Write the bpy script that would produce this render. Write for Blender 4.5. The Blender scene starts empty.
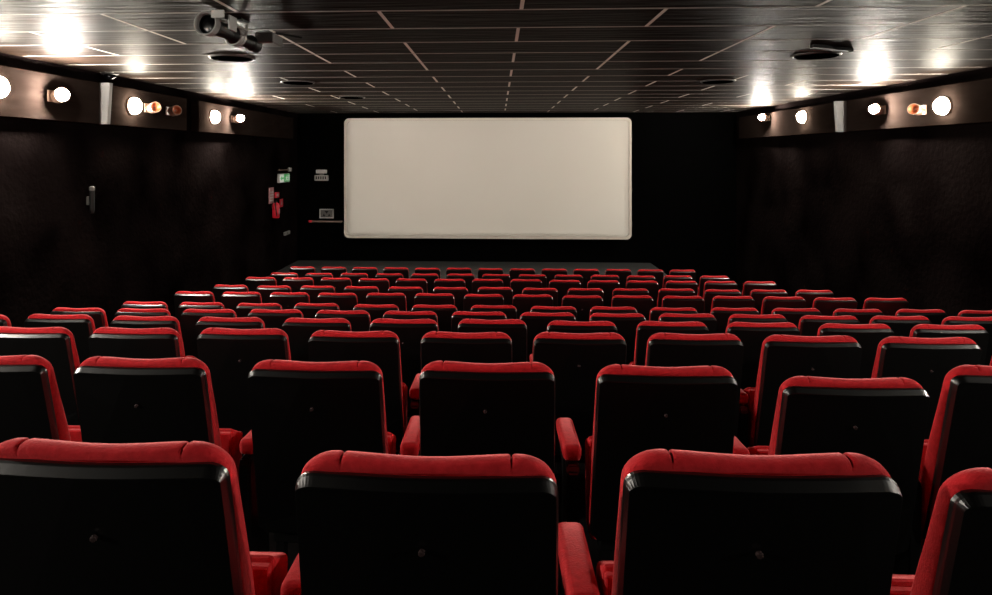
import bpy, bmesh, math, random
from mathutils import Vector, Matrix
random.seed(7)
PI = math.pi
C = bpy.context.scene.collection

# ---------------------------------------------------------------- camera
F = 640.0; YAW = 0.043; VPX = 498.0; HY = 155.0
CXP = VPX - F*math.tan(YAW)
cam = bpy.data.cameras.new('camera'); co = bpy.data.objects.new('camera', cam); C.objects.link(co)
cam.sensor_fit = 'HORIZONTAL'; cam.sensor_width = 36.0; cam.lens = 36.0*F/992.0
cam.shift_x = (496.0-CXP)/992.0; cam.shift_y = (HY-297.5)/992.0
cam.clip_start = 0.05; cam.clip_end = 100
co.location = (0, 0, 0); co.rotation_euler = (PI/2, 0, YAW)
bpy.context.scene.camera = co

def ray(px, py):
    xc = (px-CXP)/F
    return Vector((-math.sin(YAW)+xc*math.cos(YAW), math.cos(YAW)+xc*math.sin(YAW), (HY-py)/F))
def atY(px, py, Y): r = ray(px, py); return r*(Y/r.y)
def atX(px, py, X): r = ray(px, py); return r*(X/r.x)
def atZ(px, py, Z): r = ray(px, py); return r*(Z/r.z)

# ---------------------------------------------------------------- materials
def mat(name, col, rough=0.6, metal=0.0, spec=0.5, emit=None, estr=0.0, coat=0.0, sheen=0.0):
    m = bpy.data.materials.new(name); m.use_nodes = True
    b = m.node_tree.nodes['Principled BSDF']
    b.inputs['Base Color'].default_value = (*col, 1); b.inputs['Roughness'].default_value = rough
    b.inputs['Metallic'].default_value = metal; b.inputs['Specular IOR Level'].default_value = spec
    b.inputs['Coat Weight'].default_value = coat; b.inputs['Sheen Weight'].default_value = sheen
    if emit: b.inputs['Emission Color'].default_value = (*emit, 1); b.inputs['Emission Strength'].default_value = estr
    return m
def noise_col(m, c1, c2, scale, detail=4, stretch=None, bump=0.0, bscale=None, bdist=0.01):
    nt = m.node_tree; b = nt.nodes['Principled BSDF']
    tc = nt.nodes.new('ShaderNodeTexCoord'); mp = nt.nodes.new('ShaderNodeMapping')
    nt.links.new(tc.outputs['Object'], mp.inputs['Vector'])
    if stretch: mp.inputs['Scale'].default_value = stretch
    n = nt.nodes.new('ShaderNodeTexNoise'); n.inputs['Scale'].default_value = scale; n.inputs['Detail'].default_value = detail
    nt.links.new(mp.outputs['Vector'], n.inputs['Vector'])
    r = nt.nodes.new('ShaderNodeValToRGB'); r.color_ramp.elements[0].position = .3; r.color_ramp.elements[1].position = .7
    r.color_ramp.elements[0].color = (*c1, 1); r.color_ramp.elements[1].color = (*c2, 1)
    nt.links.new(n.outputs['Fac'], r.inputs['Fac']); nt.links.new(r.outputs['Color'], b.inputs['Base Color'])
    if bump:
        n2 = nt.nodes.new('ShaderNodeTexNoise'); n2.inputs['Scale'].default_value = bscale or scale; n2.inputs['Detail'].default_value = 3
        nt.links.new(mp.outputs['Vector'], n2.inputs['Vector'])
        bp = nt.nodes.new('ShaderNodeBump'); bp.inputs['Strength'].default_value = bump; bp.inputs['Distance'].default_value = bdist
        nt.links.new(n2.outputs['Fac'], bp.inputs['Height']); nt.links.new(bp.outputs['Normal'], b.inputs['Normal'])
    return m

M = {}
STAR, GLOBE = 780, 55
M['velvet'] = noise_col(mat('red velvet', (.5, .01, .012), .8, spec=.12, sheen=.55), (.42, .011, .015), (.58, .018, .024), 60, bump=.5, bscale=220, bdist=.003)
M['velvet'].node_tree.nodes['Principled BSDF'].inputs['Sheen Tint'].default_value = (1, .30, .30, 1)
M['velvet'].node_tree.nodes['Principled BSDF'].inputs['Sheen Roughness'].default_value = .4
M['shell'] = mat('black seat shell', (.0005, .0005, .0005), .30, spec=.9)
M['black'] = mat('black metal', (.0012, .0012, .0012), .5, spec=.2)
M['grille'] = mat('dark speaker grille', (.0004, .0004, .0004), .9, spec=.0)
M['plate'] = mat('pale seat number plate', (.035, .02, .02), .45)
M['wall'] = noise_col(mat('black wall fabric', (.002, .001, .001), .9, spec=.0), (.0012, .0007, .0007), (.0062, .0044, .0042), 1.2, bump=.6, bscale=16, bdist=.02)
M['front'] = mat('matt black masking', (.0004, .0004, .0004), .95, spec=.02)
M['floor'] = noise_col(mat('dark carpet', (.006, .004, .004), .95, spec=.1), (.0008, .0005, .0005), (.002, .001, .001), 30)
M['stage'] = noise_col(mat('dark grey stage floor', (.1, .1, .1), .7), (.012, .013, .013), (.024, .025, .024), 4, stretch=(1, 5, 1))
M['screen'] = noise_col(mat('matt screen cloth', (.8, .77, .7), .95, spec=.05), (.425, .405, .365), (.45, .432, .395), .45, detail=1)
M['frame'] = mat('screen edge', (.46, .42, .37), .8)
M['ceiling'] = noise_col(mat('dark lacquered ceiling boards', (.05, .035, .03), .52, spec=.012), (.0070, .0042, .0029), (.0145, .0094, .0068), 2.2, stretch=(.5, 5, 1), bump=.5, bscale=3.0, bdist=.03)
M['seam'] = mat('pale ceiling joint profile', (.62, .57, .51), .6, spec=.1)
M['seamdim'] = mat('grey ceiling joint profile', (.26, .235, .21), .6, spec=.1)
M['panel'] = noise_col(mat('brown grey wall panel', (.2, .15, .12), .8, spec=.0), (.0080, .0052, .0042), (.0125, .0088, .0074), 5, stretch=(1, .6, 3))
M['fin'] = mat('white panel end profile', (.16, .155, .15), .5)
M['cream'] = mat('cream spotlight housing', (.25, .16, .12), .4)
M['copper'] = mat('copper reflector', (.35, .10, .04), .35, metal=.5)
M['bulb'] = mat('lit bulb', (1, 1, 1), .3, emit=(1, .93, .82), estr=STAR)
M['globe'] = mat('lit lamp glass', (1, 1, 1), .3, emit=(1, .90, .74), estr=GLOBE)
M['grey'] = mat('grey fitting metal', (.07, .067, .064), .4, metal=.5)
M['lightgrey'] = mat('pale grey plastic', (.22, .22, .21), .5)
M['lens'] = mat('dark glass lens', (.0005, .0005, .0007), .25, spec=.1)
M['red'] = mat('red enamel', (.4, .012, .025), .35)
M['pink'] = mat('pink and white sign', (.30, .14, .15), .5)
M['white'] = mat('white sign print', (.32, .32, .31), .5)
M['signwhite'] = mat('lit sign white', (.3, .3, .29), .5, emit=(.9, .9, .85), estr=.07)
M['green'] = mat('lit exit sign green', (.01, .15, .03), .5, emit=(.02, .5, .08), estr=.06)
M['wood'] = mat('brown wooden ledge', (.12, .08, .06), .5)

# ---------------------------------------------------------------- mesh helpers
def obj(name, bm, m, parent=None, smooth=False, loc=None):
    me = bpy.data.meshes.new(name); bmesh.ops.recalc_face_normals(bm, faces=bm.faces[:]); bm.to_mesh(me); bm.free()
    me.materials.append(m if not isinstance(m, str) else M[m])
    if smooth:
        for p in me.polygons: p.use_smooth = True
    o = bpy.data.objects.new(name, me); C.objects.link(o)
    if parent: o.parent = parent
    if loc: o.location = loc
    return o
def tag(o, label=None, cat=None, group=None, kind=None):
    for k, v in (('label', label), ('category', cat), ('group', group), ('kind', kind)):
        if v: o[k] = v
    return o
def thing(name, label, cat, loc, rot=(0, 0, 0), group=None):
    o = bpy.data.objects.new(name, None); C.objects.link(o); o.location = loc; o.rotation_euler = rot
    o.empty_display_size = .1
    return tag(o, label, cat, group)
def add_box(bm, a, b, bev=0.0, seg=2):
    g = bmesh.ops.create_cube(bm, size=1.0); vs = g['verts']
    for v in vs:
        v.co = Vector([(a[i]+b[i])/2 + v.co[i]*(b[i]-a[i]) for i in range(3)])
    if bev:
        es = list({e for v in vs for e in v.link_edges})
        bmesh.ops.bevel(bm, geom=es, offset=bev, segments=seg, affect='EDGES', profile=.5)
def box(a, b, bev=0.0, seg=2):
    bm = bmesh.new(); add_box(bm, a, b, bev, seg); return bm
def add_lathe(bm, prof, mtx=Matrix(), n=24, loop=False):
    rings = []
    for r, z in prof:
        if r < 1e-5: rings.append([bm.verts.new(mtx @ Vector((0, 0, z)))])
        else: rings.append([bm.verts.new(mtx @ Vector((r*math.cos(2*PI*i/n), r*math.sin(2*PI*i/n), z))) for i in range(n)])
    for p, q in zip(rings, rings[1:]):
        for i in range(n):
            j = (i+1) % n
            if len(p) == 1 and len(q) == 1: continue
            if len(p) == 1: bm.faces.new((p[0], q[i], q[j]))
            elif len(q) == 1: bm.faces.new((p[i], p[j], q[0]))
            else: bm.faces.new((p[i], p[j], q[j], q[i]))
    if loop:
        p, q = rings[-1], rings[0]
        for i in range(n):
            j = (i+1) % n; bm.faces.new((p[i], p[j], q[j], q[i]))
        return
    if len(rings[0]) > 1: bm.faces.new(rings[0])
    if len(rings[-1]) > 1: bm.faces.new(rings[-1])
def lathe(prof, mtx=Matrix(), n=24, loop=False):
    bm = bmesh.new(); add_lathe(bm, prof, mtx, n, loop); return bm
def add_tube(bm, pts, r, n=10):
    pts = [Vector(p) for p in pts]; rings = []
    for i, p in enumerate(pts):
        d = (pts[min(i+1, len(pts)-1)] - pts[max(i-1, 0)]).normalized()
        u = d.orthogonal().normalized(); v = d.cross(u)
        if rings:  # keep twist low
            u = (prevu - d*prevu.dot(d)).normalized(); v = d.cross(u)
        prevu = u
        rings.append([bm.verts.new(p + r*(u*math.cos(2*PI*k/n)+v*math.sin(2*PI*k/n))) for k in range(n)])
    for p, q in zip(rings, rings[1:]):
        for i in range(n):
            j = (i+1) % n; bm.faces.new((p[i], p[j], q[j], q[i]))
    bm.faces.new(rings[0]); bm.faces.new(rings[-1])
def tube(pts, r, n=10):
    bm = bmesh.new(); add_tube(bm, pts, r, n); return bm
def add_prism(bm, poly, o, u, v, w, th):
    """polygon in the (u, v) plane at o, extruded by th along w"""
    o, u, v, w = map(Vector, (o, u, v, w))
    a = [bm.verts.new(o+u*x+v*y) for x, y in poly]; b = [bm.verts.new(o+u*x+v*y+w*th) for x, y in poly]
    bm.faces.new(a); bm.faces.new(b)
    for i in range(len(poly)):
        j = (i+1) % len(poly); bm.faces.new((a[i], a[j], b[j], b[i]))

# ---------------------------------------------------------------- room
ZC = 1.0; XL = -4.85; XR = 5.6; YB = -1.3; YF = 15.2
ROWS = [  # distance of the back, drop of the top below eye, spacing, centres in the photograph
 (1.10, .507, [111, 428, 762, 1078]),
 (2.15, .692, [-14, 142, 316, 487, 666, 850, 1020]),
 (3.19, .878, [25, 134, 241, 356, 470, 582, 698, 814, 928, 1040]),
 (4.24, 1.087, [-28, 57, 147, 232, 319, 406, 494, 583, 674, 760, 854, 947]),
 (5.28, 1.290, [77, 141, 208, 276, 343, 410, 481, 549, 620, 689, 758, 830, 898, 970]),
 (6.33, 1.484, [143, 200, 259, 315, 378, 436, 495, 555, 615, 674, 734, 796, 857, 921, 983]),
 (7.30, 1.585, [193, 240, 289, 337, 387, 435, 485, 533, 583, 633, 685, 734, 784, 834, 884]),
 (8.30, 1.712, [230, 273, 317, 361, 405, 452, 496, 541, 586, 631, 677, 723, 769, 812]),
 (9.35, 1.812, [259, 297, 336, 374, 412, 451, 488, 527, 566, 604, 642, 681, 720, 759]),
 (10.4, 1.934, [284, 319, 354, 389, 424, 461, 496, 533, 569, 606, 641, 678, 714]),
 (11.5, 2.030, [301, 334, 365, 396, 428, 459, 491, 522, 555, 587, 618, 650, 682]),
]
SH = 1.06
ROWS = [(a, b*(1+.048/a), c) for a, b, c in ROWS]   # the visible top edge is the front of the pad
levels = [(r[0], -r[1]-SH) for r in ROWS]
# stepped floor, one solid profile
prof = [(YB, levels[0][1])]
for (y0, z0), (y1, z1) in zip(levels, levels[1:]):
    e = y1-.30
    prof += [(e, z0), (e, z1)]
prof += [(YF+.1, levels[-1][1]), (YF+.1, levels[-1][1]-.3), (YB, levels[-1][1]-.3)]
bm = bmesh.new()
add_prism(bm, prof, (XL, 0, 0), (0, 1, 0), (0, 0, 1), (1, 0, 0), XR-XL)
tag(obj('floor', bm, 'floor'), kind='structure')
ZF = levels[-1][1]
cbm = box((XL, YB, ZC), (XR, YF+.1, ZC+.12))
ceiling = tag(obj('ceiling', cbm, 'ceiling'), kind='structure')
for nm, a, b, mm in (('wall_left', (XL-.15, YB, ZF-.3), (XL, YF+.1, ZC+.12), 'wall'), ('wall_right', (XR, YB, ZF-.3), (XR+.15, YF+.1, ZC+.12), 'wall'),
                     ('wall_front', (XL-.15, YF+.1, ZF-.3), (XR+.15, YF+.25, ZC+.12), 'front')):
    tag(obj(nm, box(a, b), mm), kind='structure')
# ceiling joints: cross joints all the way across, long joints in staggered dashes
P0, PY = 4.41, .622
bm = bmesh.new()
k = -6
while P0+k*PY < YF-.2:
    y = P0+k*PY
    if y > YB+.2: add_box(bm, (XL+.05, y-.016, ZC-.0012), (XR-.05, y+.016, ZC+.01))
    k += 1
tag(obj('trim_1', bm, 'seamdim'), kind='structure')
bm = bmesh.new()
pat = {0: lambda c: c % 2 == 1, 1: lambda c: c in (0, 2, 3, 4) or (c > 5 and c % 2 == 0), 2: lambda c: c in (-1, 1, 2, 3) or (c > 4 and c % 2 == 1),
       3: lambda c: c in (0, 1) or (c > 4 and c % 2 == 0), 4: lambda c: c in (1, 2) or (c > 4 and c % 3 == 1)}
for xi in range(-4, 6):
    x = .16+.99*xi
    for c in range(-6, 18):
        y = P0+c*PY
        if y < YB+.3 or y+PY > YF-.1 or x < XL+.1 or x > XR-.1: continue
        if pat[min(abs(xi), 4)](c): add_box(bm, (x-.013, y+.01, ZC-.0016), (x+.013, y+PY-.01, ZC+.01))
tag(obj('trim_2', bm, 'seam'), kind='structure')

# ---------------------------------------------------------------- screen
sl = atY(344.3, 118.3, 15.0); sr = atY(631.5, 239.5, 15.0)
SX0, SX1 = sl.x, sr.x; SZ1 = sl.z; SZ0 = sr.z
def rrect(x0, z0, x1, z1, r, n=6):
    pts = []
    for cx, cz, a0 in ((x1-r, z1-r, 0), (x0+r, z1-r, 90), (x0+r, z0+r, 180), (x1-r, z0+r, 270)):
        for i in range(n+1):
            a = math.radians(a0+90*i/n); pts.append((cx+r*math.cos(a), cz+r*math.sin(a)))
    return pts
scr = thing('cinema_screen', 'large blank beige cinema screen with rounded corners on the black front wall', 'screen', ((SX0+SX1)/2, 15.0, SZ0))
mx = (SX0+SX1)/2
bm = bmesh.new(); add_prism(bm, rrect(SX0+.06-mx, .06, SX1-.06-mx, SZ1-SZ0-.06, .10), (0, .0, 0), (1, 0, 0), (0, 0, 1), (0, 1, 0), .03)
obj('screen_cloth', bm, 'screen', scr)
bm = bmesh.new()
o_ = rrect(SX0-mx, 0, SX1-mx, SZ1-SZ0, .12); i_ = rrect(SX0+.055-mx, .055, SX1-.055-mx, SZ1-SZ0-.055, .10)
va = [[bm.verts.new((x, y, z)) for x, z in pp] for pp, y in ((o_, -.012), (i_, -.012), (i_, .04), (o_, .04))]
for q in range(4):
    a, b = va[q], va[(q+1) % 4]
    for i in range(len(a)):
        j = (i+1) % len(a); bm.faces.new((a[i], a[j], b[j], b[i]))
obj('screen_frame', bm, 'frame', scr)
for s in (-2.4, 2.4): obj('wall_bracket', box((s-.1, .03, .3), (s+.1, .30, 2.4)), 'black', scr)
# low stage under the screen
st = obj('stage', box((XL+.01, 13.1, ZF), (3.6, YF+.08, -2.545), .01, 1), 'stage')
tag(st, 'low dark grey stage running along the floor below the screen', 'stage')

# rear wall; opening added to crop the added lamp's light to the screen
PS = Vector((mx, YB-1.1, .72)); 
def through(z, x): t = (1.1-.05)/(15.0-PS.y); return (PS.x+(x-PS.x)*t, PS.z+(z-PS.z)*t)
px0, pz0 = through(SZ0, SX0); px1, pz1 = through(SZ1, SX1)
yb0, yb1 = YB-.05, YB
bm = bmesh.new()
zf0 = ZF-.3
add_box(bm, (XL-.15, yb0, zf0), (px0, yb1, ZC+.12)); add_box(bm, (px1, yb0, zf0), (XR+.15, yb1, ZC+.12))
add_box(bm, (px0, yb0, zf0), (px1, yb1, pz0)); add_box(bm, (px0, yb0, pz1), (px1, yb1, ZC+.12))
tag(obj('wall_back', bm, 'front'), kind='structure')
def light(name, typ, loc, energy, col, parent=None, **kw):
    l = bpy.data.lights.new(name, typ); l.energy = energy; l.color = col
    for k_, v_ in kw.items(): setattr(l, k_, v_)
    o = bpy.data.objects.new(name, l); C.objects.link(o); o.location = loc
    if parent: o.parent = parent
    return o
scr_lamp = light('added_screen_lamp', 'SPOT', PS, 520, (1, .955, .87), spot_size=math.radians(32), spot_blend=.1, shadow_soft_size=.0015)  # unseen lamp added behind the rear wall to brighten the screen
tgt = Vector((mx, 15.0, (SZ0+SZ1)/2))
scr_lamp.rotation_euler = (tgt-PS).to_track_quat('-Z', 'Y').to_euler()

# ---------------------------------------------------------------- seats
TILT = math.tan(math.radians(12))
def outline(H, zb, hwt, hwb, cr=.064, cz=.055, dip=.006):
    """outline of the backrest seen from behind, counter-clockwise, saddle top and round shoulders"""
    xe = hwt-cr
    pts = []
    n = 10
    for i in range(n): # right side up
        z = zb+.03+(H-cz-zb-.03)*i/n; t = (z-zb)/(H-zb); pts.append((hwb+(hwt-hwb)*t, z))
    for i in range(9):
        a = PI/2*i/8; pts.append((xe+cr*math.cos(a), H-cz+cz*math.sin(a)))
    xs = [.155, .1515, .149, .1465, .143, .12, .09, .06, .03, 0]
    xs = [x for x in xs if x < xe-.003]; xs = xs + [-x for x in reversed(xs[:-1])]
    for x in xs: pts.append((x, H-dip*math.cos(PI/2*x/xe)**2))
    for i in range(8, -1, -1):
        a = PI/2*i/8; pts.append((-xe-cr*math.cos(a), H-cz+cz*math.sin(a)))
    for i in range(n-1, -1, -1):
        z = zb+.03+(H-cz-zb-.03)*i/n; t = (z-zb)/(H-zb); pts.append((-(hwb+(hwt-hwb)*t), z))
    pts += [(-hwb+.03, zb), (0, zb), (hwb-.03, zb)]
    return pts
def norms(p):
    out = []
    for i in range(len(p)):
        a = Vector(p[i-1]); b = Vector(p[(i+1) % len(p)]); d = (b-a).normalized(); out.append(Vector((d.y, -d.x)))
    return out
def loft(rings, cap0=True, cap1=True):
    bm = bmesh.new(); R = [[bm.verts.new(v) for v in r] for r in rings]
    for p, q in zip(R, R[1:]):
        for i in range(len(p)):
            j = (i+1) % len(p); bm.faces.new((p[i], p[j], q[j], q[i]))
    for r, c in ((R[0], cap0), (R[-1], cap1)):
        if c:
            f = bm.faces.new(r)
    return bm
def lean(x, z, d, H=SH): return (x, (H-z)*TILT + d, z)
# rear shell
o1 = outline(SH-.021, .40, .230, .238, .035, .030, .002); n1 = norms(o1)
def ring1(off, d, plan=.012):
    return [lean(x+n.x*off*.3, z+n.y*off, d+plan*(1-(x/.235)**2)*-1) for (x, z), n in zip(o1, n1)]
shell_me = loft([ring1(-.020, -.018), ring1(-.017, -.0175), ring1(-.003, -.004), ring1(0, .001), ring1(0, .010), ring1(-.01, .012)])
# padded front
o2 = outline(SH, .42, .224, .231); n2 = norms(o2)
def ring2(off, d):
    out = []
    for (x, z), n in zip(o2, n2):
        o = off
        if z > SH-.08 and abs(abs(x)-.149) < .003 and .0 < d < .09: o -= .007 if abs(abs(x)-.149) < .001 else .0015
        xx, zz = x+n.x*o, z+n.y*o
        k_ = min(1, max(0, (SH-z)/.35)); k_ = k_*k_*(3-2*k_)
        dd = d*.76*(1+.6*k_) + (.010*(abs(x)/.23)**2 if d > .02 else 0)*min(1, d/.06)*.6 - .012*(1-(x/.235)**2)*(1 if d < .03 else .5)
        out.append(lean(xx, zz, dd))
    return out
pad_me = loft([ring2(-.012, .010), ring2(-.002, .012), ring2(.004, .020), ring2(.006, .034), ring2(.003, .050), ring2(-.008, .063), ring2(-.028, .070), ring2(-.06, .072), ring2(-.10, .066)])

def make_seat():
    t = thing('cinema_chair', 'chair', 'chair', (0, 0, 0))
    obj('backrest_shell', shell_me, 'shell', t)
    p = obj('backrest_pad', pad_me, 'velvet', t, smooth=True)
    # folded-up cushion
    bm = box((-.228, .215, .36), (.228, .325, .720), .014, 3)
    for v in bm.verts:
        if v.co.z > .6 and v.co.y > .25: v.co.z -= .045
        v.co.y += (v.co.z-.40)*.10
        v.co.y += .012*(1-(v.co.x/.235)**2) if v.co.y > .28 else 0
    obj('seat_cushion', bm, 'velvet', t, smooth=False)
    bm = box((-.226, .195, .37), (.226, .216, .715), .004, 1)
    for v in bm.verts: v.co.y += (v.co.z-.40)*.10
    obj('cushion_underside', bm, 'velvet', t)
    # number plate on the shell
    zc = SH-.155
    n_ = Vector((0, -1, -TILT)).normalized()
    mtx = Matrix.Translation(Vector(lean(-.006, zc, -.0345))) @ n_.to_track_quat('Z', 'Y').to_matrix().to_4x4()
    obj('number_plate', lathe([(0, -.004), (.006, -.004), (.006, .002), (.004, .003), (0, .003)], mtx, 12), 'plate', t)
    # stand
    bm = bmesh.new(); add_box(bm, (-.2, .17, .34), (.2, .22, .40), .008, 1); add_box(bm, (-.20, .10, 0), (-.15, .30, .02), .004, 1); add_box(bm, (.15, .10, 0), (.20, .30, .02), .004, 1)
    add_box(bm, (-.19, .175, .01), (-.16, .215, .36)); add_box(bm, (.16, .175, .01), (.19, .215, .36))
    obj('seat_stand', bm, 'black', t)
    return t
def arm_parts(parent, x):
    bm = bmesh.new()
    x += .006
    add_prism(bm, [(.13, 0), (.42, 0), (.42, .02), (.34, .06), (.33, .57), (.47, .63), (.47, .655), (.16, .655), (.15, .63), (.17, .10)], (x-.022, 0, 0), (0, 1, 0), (0, 0, 1), (1, 0, 0), .044)
    bmesh.ops.bevel(bm, geom=bm.edges[:], offset=.006, segments=2, affect='EDGES')
    a = obj('armrest', bm, 'shell', parent)
    bm = box((x-.034, .175, .657), (x+.034, .475, .715), .018, 3)
    for v in bm.verts:
        if v.co.y > .44: v.co.z -= (v.co.y-.44)*.7
    obj('arm_pad', bm, 'velvet', a, smooth=True)
    return a
proto = make_seat()
proto_arm = arm_parts(proto, 0.0)
ARMS = {}
def copy_tree(o, parent=None):
    c = o.copy(); C.objects.link(c); c.parent = parent
    for ch in list(o.children): copy_tree(ch, c)
    return c
ORD = ['first', 'second', 'third', 'fourth', 'fifth', 'sixth', 'seventh', 'eighth', 'ninth', 'tenth', 'eleventh', 'twelfth', 'thirteenth', 'fourteenth', 'fifteenth']
rowname = ['the nearest row', 'the second nearest row', 'the third nearest row', 'the fourth nearest row', 'the fifth nearest row', 'the sixth nearest row',
           'the fifth row from the screen', 'the fourth row from the screen', 'the third row from the screen', 'the second row from the screen', 'the row nearest the screen']
over = {(0, 0): (0, 1.008, 0), (0, 1): (0, .997, 0), (0, 2): (-.013, 1.010, 0), (0, 3): (0, .990, 0), (1, 5): (0, .974, -.02), (1, 6): (0, 1.01, 0)}
proto_arm_children = list(proto_arm.children)
first = True
base_children = [c for c in proto.children if c is not proto_arm]
for ri, (Y, drop, cen) in enumerate(ROWS):
    lift = drop
    xs = []
    for cx in cen:
        X = atY(cx, 155+drop/Y*F, Y).x
        X *= (1 + (.042 if ri == 0 else .028)/Y)          # the pad's side widens the silhouette towards the middle
        xs.append(X)
    n = len(xs)
    mi = (n-1)/2; mX = sum(xs)/n
    sl_ = sum((i-mi)*(x-mX) for i, x in enumerate(xs))/sum((i-mi)**2 for i in range(n))
    fit = [mX+sl_*(i-mi) for i in range(n)]
    w = .25 if ri > 1 else .9
    px_ = [f_*(1-w)+x*w for f_, x in zip(fit, xs)]
    for i, X in enumerate(px_):
        t = proto if first else None
        if t is None:
            t = proto.copy(); C.objects.link(t)
            for ch in base_children: copy_tree(ch, t)
            a = copy_tree(proto_arm, t)
        else: a = proto_arm
        first = False
        nxt = (px_[i+1]-X)/2 if i+1 < n else sl_/2
        a.location.x = nxt
        if i == 0:
            b = copy_tree(proto_arm, t); b.location.x = -sl_/2
        dx, sz, dy = over.get((ri, i), (0, 1+random.uniform(-.004, .004), 0))
        t.location = (X+dx, Y+dy, -drop-SH); t.scale = (1, 1, sz)
        t.rotation_euler = (0, 0, 0)
        where = 'leftmost' if i == 0 else ('rightmost' if i == n-1 else ORD[i]+' from left')
        t['label'] = 'red velvet cinema chair, black back, %s in %s' % (where, rowname[ri])
        t['category'] = 'chair'; t['group'] = 'cinema chairs in '+rowname[ri]

# ---------------------------------------------------------------- wall panels and lamps
def yx(px, X): return atX(px, 100, X).y
PLX, PRX = XL+.13, XR-.13
def panel(side, y0, y1, label, z0=.365, z1=.86):
    X = XL if side < 0 else XR; Xf = PLX if side < 0 else PRX
    a, b = (X, Xf) if side < 0 else (Xf, X)
    t = obj('wall_panel', box((a, y0, z0), (b, y1, z1), .008, 1), 'panel')
    return tag(t, label, 'panel', 'wall panels under the ceiling')
pl1 = panel(-1, -.5, yx(100, PLX), 'brown grey wall panel nearest the camera on the left wall')
pl2 = panel(-1, yx(106, PLX), yx(187, PLX), 'brown grey wall panel in the middle of the left wall, holding a round lamp')
pl3 = panel(-1, yx(199, PLX), 14.6, 'brown grey wall panel on the left wall nearest the screen')
pr1 = panel(1, -.5, yx(846, PRX), 'brown grey wall panel nearest the camera on the right wall')
pr2 = panel(1, yx(836, PRX), 14.8, 'brown grey wall panel on the right wall nearest the screen')
def fin(side, y, parent):
    X = XL if side < 0 else XR; Xf = PLX+.10 if side < 0 else PRX-.10
    bm = bmesh.new()
    add_prism(bm, [(X, .37), (Xf-side*-.03, .37), (Xf, .86), (X, .86)], (0, y-.03, 0), (1, 0, 0), (0, 0, 1), (0, 1, 0), .06)
    tag(obj('end_profile', bm, 'fin', parent), 'white upright profile')
fin(-1, yx(103, PLX), pl1)
fin(1, yx(841, PRX), pr1)

WARM = (1, .90, .78)
def spot_fixture(side, Y, z, label, power, lit=True, px=None):
    X = PLX if side < 0 else PRX; s = -side   # s points into the room
    t = thing('wall_spotlight', label, 'spotlight', (X, Y, z), group='wall spotlights' if lit else 'unlit wall spotlights')
    # local frame: housing axis mostly into the room, tipped towards the seats
    ax = Vector((s*.8, -.55, .12)).normalized()
    q = ax.to_track_quat('Z', 'Y').to_matrix().to_4x4()
    obj('mounting_plate', box((min(0, s*.015), -.06, -.06), (max(0, s*.015), .06, .06), .004, 1), 'cream', t)
    obj('arm', tube([(0, 0, 0), (s*.05, 0, 0), (s*.09, -.01, 0)], .012, 8), 'grey', t)
    mtx = Matrix.Translation((s*.10, -.01, 0)) @ q
    K = 1.25
    obj('housing', lathe([(0, -.05), (.045, -.05), (.055, -.04), (.058, .06), (.052, .06), (.035, .02), (0, .015)], mtx @ Matrix.Scale(K, 4), 24), 'cream', t, smooth=False)
    obj('reflector', lathe([(.050, .058), (.046, .05), (.030, .024), (.012, .018), (.012, .022), (.028, .028), (.044, .056)], mtx @ Matrix.Scale(K, 4), 20, True), 'copper', t)
    if lit:
        obj('bulb', lathe([(0, .02), (.022, .03), (.022, .07)]+[(.045*math.sin(a*PI/8), .115-.045*math.cos(a*PI/8)) for a in range(2, 8)]+[(0, .160)], mtx, 16), 'bulb', t, smooth=True)
def globe_fixture(side, Y, z, label, power):
    X = PLX if side < 0 else PRX; s = -side
    t = thing('wall_lamp', label, 'lamp', (X, Y, z), group='round wall lamps')
    mtx = Matrix.Rotation(s*PI/2, 4, 'Y')
    obj('lamp_base', lathe([(0, 0), (.112, 0), (.112, .015), (.107, .03), (0, .03)], mtx, 32), 'cream', t)
    obj('lamp_glass', lathe([(.105, .028), (.106, .05), (.095, .085), (.07, .11), (.035, .125), (0, .13)], mtx, 32), 'globe', t, smooth=True)
def P(side, px, py):
    X = PLX-side*.12 if side < 0 else PRX-.12
    v = atX(px, py, (PLX+.12) if side < 0 else (PRX-.12)); return v.y, v.z
SP, GP = 62, 5
def starlamp(side, px, py, label): y, z = P(side, px, py); spot_fixture(side, y, z, label, SP)
def globelamp(side, px, py, label): y, z = P(side, px, py); globe_fixture(side, y, z, label, GP)
starlamp(-1, 62, 96, 'dazzling lit spotlight on the left wall panel nearest the camera')
starlamp(-1, 239, 119, 'dazzling lit spotlight on the left wall nearest the screen')
starlamp(1, 875, 110, 'dazzling lit spotlight on the right wall nearer the camera')
starlamp(1, 763, 118, 'dazzling lit spotlight on the right wall nearest the screen')
globelamp(-1, 5, 87, 'glowing round lamp cut by the left edge of the view')
globelamp(-1, 140, 106, 'glowing round lamp on the middle panel of the left wall')
globelamp(-1, 219, 117, 'small glowing round lamp on the left wall nearest the screen')
globelamp(1, 936, 106, 'large glowing round lamp on the right wall nearest the camera')
globelamp(1, 798, 117, 'small glowing round lamp on the right wall nearer the screen')
def unlit(side, px, py, label): y, z = P(side, px, py); spot_fixture(side, y, z, label, 0, lit=False)
unlit(-1, 155, 108, 'unlit cream spotlight just past the round lamp on the left middle panel')
unlit(-1, 176, 111, 'unlit cream spotlight at the far end of the left middle panel')
unlit(1, 914, 110, 'unlit cream spotlight between the bright spotlight and the large round lamp')
# more spotlights of this kind, added out of view to light the nearest chairs
for sd, y, wh in ((-1, 2.0, 'second'), (1, 2.3, 'second'), (-1, -.3, 'nearest'), (1, -.2, 'nearest')):
    spot_fixture(sd, y, .66, 'added lit spotlight out of view beside the %s row on the %s wall' % (wh, 'left' if sd < 0 else 'right'), SP)

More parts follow.
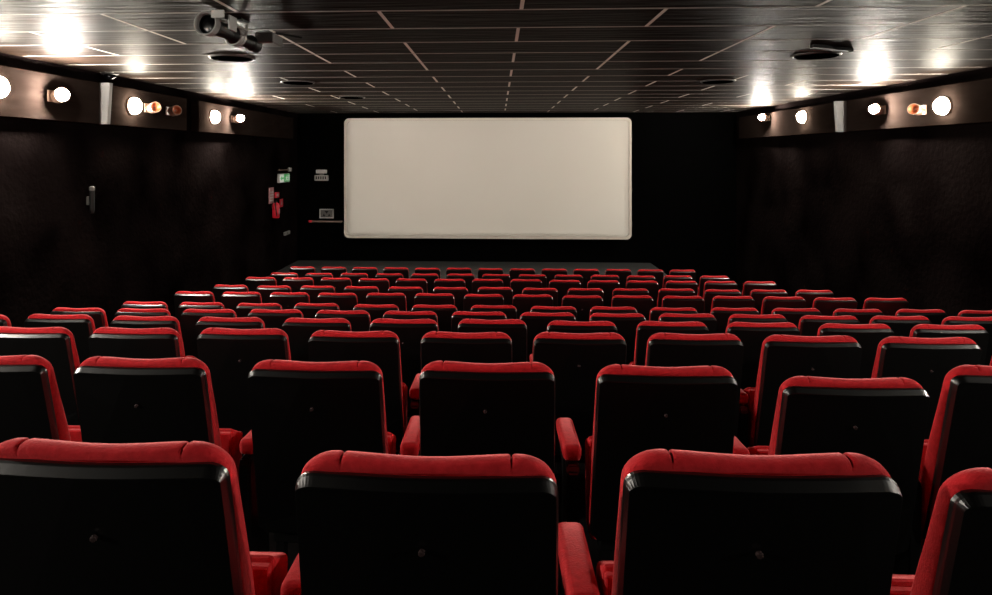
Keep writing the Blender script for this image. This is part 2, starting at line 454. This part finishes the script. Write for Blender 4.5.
# ---------------------------------------------------------------- ceiling fittings
def downlight(px, py, label, r=.22):
    v = atZ(px, py, ZC)
    t = thing('ceiling_speaker', label, 'speaker', (v.x, v.y, ZC), group='round ceiling speakers')
    obj('trim_ring', lathe([(r-.019, 0), (r-.019, -.014), (r, -.014), (r+.008, -.004), (r+.008, 0)], Matrix(), 40, True), 'grey', t)
    obj('grille', lathe([(0, -.002), (r-.020, -.002), (r-.020, -.018), (0, -.018)], Matrix(), 40), 'grille', t)
downlight(232, 57.5, 'dark round ceiling speaker right behind the hanging stage light')
downlight(816, 55, 'dark round ceiling speaker nearest the camera over the right side')
downlight(718, 81, 'dark round ceiling speaker in the middle over the right side')
downlight(298, 82, 'dark round ceiling speaker in the middle over the left side')
downlight(352, 97, 'dark round ceiling speaker nearest the screen over the left side')
# second fitting lying over the near right speaker
v = atZ(835, 46, ZC)
t = thing('ceiling_bracket', 'flat black ceiling bracket angled beside the near right round speaker', 'bracket', (v.x, v.y, ZC))
bm = bmesh.new(); add_prism(bm, [(-.25, -.12), (-.05, -.04), (.05, .04), (.22, .10), (.22, .14), (.0, .09), (-.12, .0), (-.25, -.06)], (0, 0, -.03), (1, 0, 0), (0, 1, 0), (0, 0, 1), .03)
obj('bracket_plate', bm, 'black', t)
obj('bracket_tip', lathe([(0, -.045), (.02, -.04), (.02, -.03), (0, -.03)], Matrix.Translation((.2, .11, 0)), 12), 'grey', t)
# dome camera
v = atZ(110, 73, ZC)
t = thing('dome_camera', 'tiny black dome camera on the ceiling edge by the left wall', 'camera', (v.x, v.y, ZC))
obj('camera_base', lathe([(0, 0), (.10, 0), (.10, -.015), (.075, -.025), (0, -.025)], Matrix(), 24), 'black', t)
obj('camera_dome', lathe([(.065, -.024), (.062, -.05), (.04, -.075), (0, -.085)], Matrix(), 24), 'lens', t, smooth=True)

# hanging stage light
Rr = atY(205, 21, 4.30)
bc = Vector((Rr.x, Rr.y, Rr.z))
t = thing('stage_light', 'black and grey stage light hanging from the ceiling on a yoke and arm', 'stage light', (bc.x, 4.65, ZC))
o0 = Vector((bc.x, 4.65, ZC))
def L(x, y, z): return Vector((x, y, z)) - o0
lensc = L(bc.x, 4.30, .905)
tail = L(bc.x+.10, 4.98, .86)
ax = (lensc-tail).normalized(); Lg = (lensc-tail).length
q = ax.to_track_quat('Z', 'Y').to_matrix().to_4x4(); mtx = Matrix.Translation(tail) @ q
body = obj('lamp_body', lathe([(0, 0), (.05, 0), (.062, .02), (.062, .10), (.05, .12), (.05, .24), (.066, .26), (.066, .36), (.05, .40), (.06, Lg-.12), (.072, Lg-.04), (.066, Lg-.04), (.04, Lg-.10), (0, Lg-.10)], mtx, 28), 'black', t)
obj('front_ring', lathe([(.070, Lg-.055), (.084, Lg-.055), (.086, Lg), (.078, Lg+.004), (.072, Lg-.01)], mtx, 32, True), 'lightgrey', t)
obj('lens', lathe([(0, Lg-.035), (.05, Lg-.04), (.070, Lg-.05), (0, Lg-.06)], mtx, 28), 'lens', t, smooth=True)
obj('cooling_collar', lathe([(.063, .27), (.074, .275), (.074, .30), (.064, .305), (.074, .31), (.074, .345), (.063, .35)], mtx, 28, True), 'lightgrey', t)
mid = tail+ax*(Lg*.5)
sx = Vector((1, 0, 0))
yk = bmesh.new()
for s in (-1, 1):
    add_tube(yk, [mid+sx*s*.07, mid+sx*s*.10, Vector((mid.x+s*.10, mid.y+.02, -.03)), Vector((mid.x+s*.04, mid.y+.02, -.012))], .009, 8)
obj('yoke', yk, 'lightgrey', t)
obj('ceiling_plate', box((mid.x-.09, mid.y-.06, -.012), (mid.x+.09, mid.y+.10, 0), .004, 1), 'black', t)
obj('power_box', box((tail.x+.02, tail.y-.10, -.13), (tail.x+.17, tail.y+.12, -.05), .008, 1), 'grey', t)
obj('fixing_arm', tube([(tail.x+.1, tail.y, -.06), (tail.x+.14, tail.y+.05, -.03), (tail.x+.26, tail.y+.30, -.02)], .011, 8), 'black', t)
bd = bmesh.new()
for dx, dz in ((-.02, .075), (.075, .03)):
    p0 = tail+ax*(Lg-.05)+Vector((dx, 0, dz)); add_tube(bd, [p0, p0+Vector((.02, .16, .01)), p0+Vector((.07, .3, -.01))], .008, 8)
obj('side_rod', bd, 'lightgrey', t)
sh = bmesh.new()
add_box(sh, (lensc.x+.05, lensc.y-.02, lensc.z+.03), (lensc.x+.14, lensc.y-.005, lensc.z+.085), .003, 1)
add_box(sh, (lensc.x+.15, lensc.y+.02, lensc.z-.04), (lensc.x+.165, lensc.y+.14, lensc.z+.06), .003, 1)
obj('barn_door', sh, 'lightgrey', t)
cb = [tail+Vector((.02, 0, .02)), tail+Vector((-.05, .05, .05)), tail+Vector((-.1, -.1, .09)), tail+Vector((-.14, -.3, .115))]
obj('cable', tube(cb, .006, 8), 'black', t)

# ---------------------------------------------------------------- small things by the screen
def onleft(px, py): return atX(px, py, XL)
v = onleft(282.5, 178)
t = thing('exit_sign', 'small lit green exit sign with a running figure beside the screen', 'sign', (XL, v.y, v.z))
obj('sign_box', box((.0, -.34, -.10), (.05, .34, .10), .006, 1), 'lightgrey', t)
obj('sign_face', box((.05, -.06, -.085), (.056, .325, .085)), 'green', t)
bm = bmesh.new()
add_box(bm, (.05, -.325, -.085), (.057, -.065, .085))
obj('arrow_face', bm, 'signwhite', t)
def fig(polys, th=.004):
    b_ = bmesh.new()
    for pl in polys: add_prism(b_, pl, (.056, 0, 0), (0, 1, 0), (0, 0, 1), (1, 0, 0), th)
    return b_
man = [[(.14+.018*math.cos(a*PI/6), .052+.018*math.sin(a*PI/6)) for a in range(12)],
       [(.10, .03), (.15, .03), (.13, -.02), (.09, -.02)], [(.11, -.02), (.13, -.02), (.19, -.04), (.18, -.07), (.165, -.07), (.168, -.05)],
       [(.09, -.02), (.115, -.02), (.08, -.06), (.03, -.06), (.03, -.045), (.07, -.045)], [(.15, .03), (.20, .0), (.19, -.01), (.145, .012)], [(.10, .03), (.055, .02), (.05, -.01), (.065, -.01), (.07, .01), (.10, .01)],
       [(.25, -.07), (.30, -.07), (.30, .07), (.25, .07)]]
obj('running_figure', fig(man), 'signwhite', t)
ar = [[(-.30, 0), (-.22, .05), (-.22, .018), (-.09, .018), (-.09, -.018), (-.22, -.018), (-.22, -.05)]]
b_ = bmesh.new(); add_prism(b_, ar[0], (.057, 0, 0), (0, 1, 0), (0, 0, 1), (1, 0, 0), .003)
obj('arrow', b_, 'green', t)
v = onleft(283, 170)
t = thing('door_closer', 'thin grey door closer rail above the green exit sign', 'door closer', (XL, v.y, v.z))
obj('rail', box((0, -.35, -.012), (.03, .32, .012), .003, 1), 'wood', t)
obj('closer_box', box((0, .33, -.045), (.06, .45, .045), .006, 1), 'lightgrey', t)
v = onleft(271, 195.5)
t = thing('fire_sign', 'narrow pink and white notice to the left of the fire extinguisher', 'sign', (XL, v.y, v.z))
obj('sign_plate', box((0, -.14, -.17), (.015, .14, .17), .003, 1), 'pink', t)
bm = bmesh.new()
for zz in (-.12, -.06, 0, .06): add_box(bm, (.015, -.10, zz), (.018, .10, zz+.025))
obj('printed_lines', bm, 'white', t)
v = onleft(271.8, 218)
t = thing('fire_extinguisher', 'red fire extinguisher hanging on the left wall below the exit sign', 'fire extinguisher', (XL+.09, v.y, v.z))
obj('cylinder', lathe([(0, 0), (.06, 0), (.075, .015), (.075, .26), (.06, .31), (.025, .335), (0, .34)], Matrix(), 24), 'red', t, smooth=True)
obj('valve', box((-.02, -.06, .33), (.02, .05, .37), .006, 1), 'black', t)
obj('hose', tube([(0, -.05, .35), (.02, -.10, .30), (.04, -.10, .15), (.05, -.09, .06)], .012, 8), 'black', t)
obj('wall_hook', box((-.09, -.03, .2), (-.06, .03, .3), .003, 1), 'black', t)
obj('instruction_label', box((.070, -.03, .09), (.077, .03, .20)), 'pink', t)
v = onleft(276, 195)
t = thing('alarm_button', 'small red alarm box above the fire extinguisher', 'alarm', (XL, v.y, v.z))
obj('alarm_box', box((0, -.10, -.06), (.04, .10, .06), .005, 1), 'red', t)
obj('alarm_glass', box((.04, -.05, -.03), (.044, .05, .03)), 'white', t)
v = onleft(281, 203)
t = thing('alarm_sign', 'small red notice to the right of the fire extinguisher', 'sign', (XL, v.y, v.z))
obj('sign_plate', box((0, -.10, -.09), (.015, .10, .09), .003, 1), 'red', t)
obj('white_symbol', fig([[(-.04, -.04), (.04, -.04), (.0, .05)]], .003), 'white', t).location.x = -.041
v = onleft(286, 233)
t = thing('wall_socket', 'small grey wall socket low beside the screen', 'socket', (XL, v.y, v.z))
obj('socket_plate', box((0, -.18, -.04), (.04, .18, .04), .008, 1), 'lightgrey', t)
obj('socket_holes', lathe([(0, 0), (.02, 0), (.02, .003), (0, .003)], Matrix.Translation((.04, 0, 0)) @ Matrix.Rotation(PI/2, 4, 'Y'), 12), 'black', t)
# front wall, left of the screen
WF = YF+.1
v = atY(322, 175, WF)
t = thing('emergency_light', 'small grey emergency light with pale top left of the screen', 'light', (v.x, WF, v.z))
obj('light_body', box((-.17, -.08, -.14), (.17, 0, .0), .02, 2), 'lightgrey', t)
obj('light_top', box((-.13, -.07, .04), (.13, 0, .13), .008, 1), 'white', t)
obj('light_bracket', box((-.05, -.04, -.02), (.05, 0, .06)), 'grey', t)
bm = bmesh.new()
for i in range(5): add_box(bm, (-.13+.055*i, -.084, -.10), (-.10+.055*i, -.078, -.03))
obj('vent_slot', bm, 'black', t)
v = atY(327, 213.5, WF)
t = thing('wall_control_box', 'small pale framed control box above the ledge left of the screen', 'control box', (v.x, WF, v.z))
bm = bmesh.new()
for a, b in (((-.17, -.11), (.17, -.09)), ((-.17, .09), (.17, .11)), ((-.17, -.09), (-.15, .09)), ((.15, -.09), (.17, .09))):
    add_box(bm, (a[0], -.05, a[1]), (b[0], 0, b[1]))
obj('box_frame', bm, 'white', t)
obj('box_face', box((-.15, -.035, -.09), (.15, 0, .09)), 'grey', t)
bm = bmesh.new()
for s in (-1, 1): add_prism(bm, [(s*.10, -.06), (s*.03, -.06), (s*.065, .0)], (0, -.038, 0), (1, 0, 0), (0, 0, 1), (0, 1, 0), .004)
add_prism(bm, [(-.05, .065), (.05, .065), (0, 0)], (0, -.038, 0), (1, 0, 0), (0, 0, 1), (0, 1, 0), .004)
obj('dark_marks', bm, 'black', t)
a = atY(311, 221, WF); b = atY(343, 221, WF)
t = thing('wall_ledge', 'thin brown ledge on the front wall left of the screen', 'ledge', (a.x, WF, a.z))
obj('ledge_board', box((.05, -.10, -.02), (b.x-a.x, 0, .015), .003, 1), 'wood', t)
obj('ledge_end', box((-.03, -.10, -.025), (.05, 0, .02), .003, 1), 'red', t)
# wall holder on the left wall
v = onleft(87.5, 188)
t = thing('wall_holder', 'dark upright wall holder with a pale top on the left wall', 'holder', (XL, v.y, v.z))
obj('holder_body', lathe([(0, -.30), (.020, -.30), (.028, -.26), (.028, -.03), (0, -.03)], Matrix.Translation((.055, 0, 0)), 16), 'black', t)
obj('holder_cap', lathe([(0, -.03), (.032, -.03), (.032, .01), (.02, .02), (0, .02)], Matrix.Translation((.055, 0, 0)), 16), 'grey', t)
obj('holder_bracket', box((0, -.02, -.2), (.03, .02, -.1)), 'grey', t)

# ---------------------------------------------------------------- world and view
w = bpy.data.worlds.new('world'); bpy.context.scene.world = w; w.use_nodes = True
w.node_tree.nodes['Background'].inputs['Color'].default_value = (0, 0, 0, 1)
vs = bpy.context.scene.view_settings
vs.view_transform = 'Standard'; vs.look = 'None'; vs.gamma = 1; vs.use_curve_mapping = False; vs.exposure = 2.5
bpy.context.scene.cycles.max_bounces = 6; bpy.context.scene.cycles.sample_clamp_indirect = 4
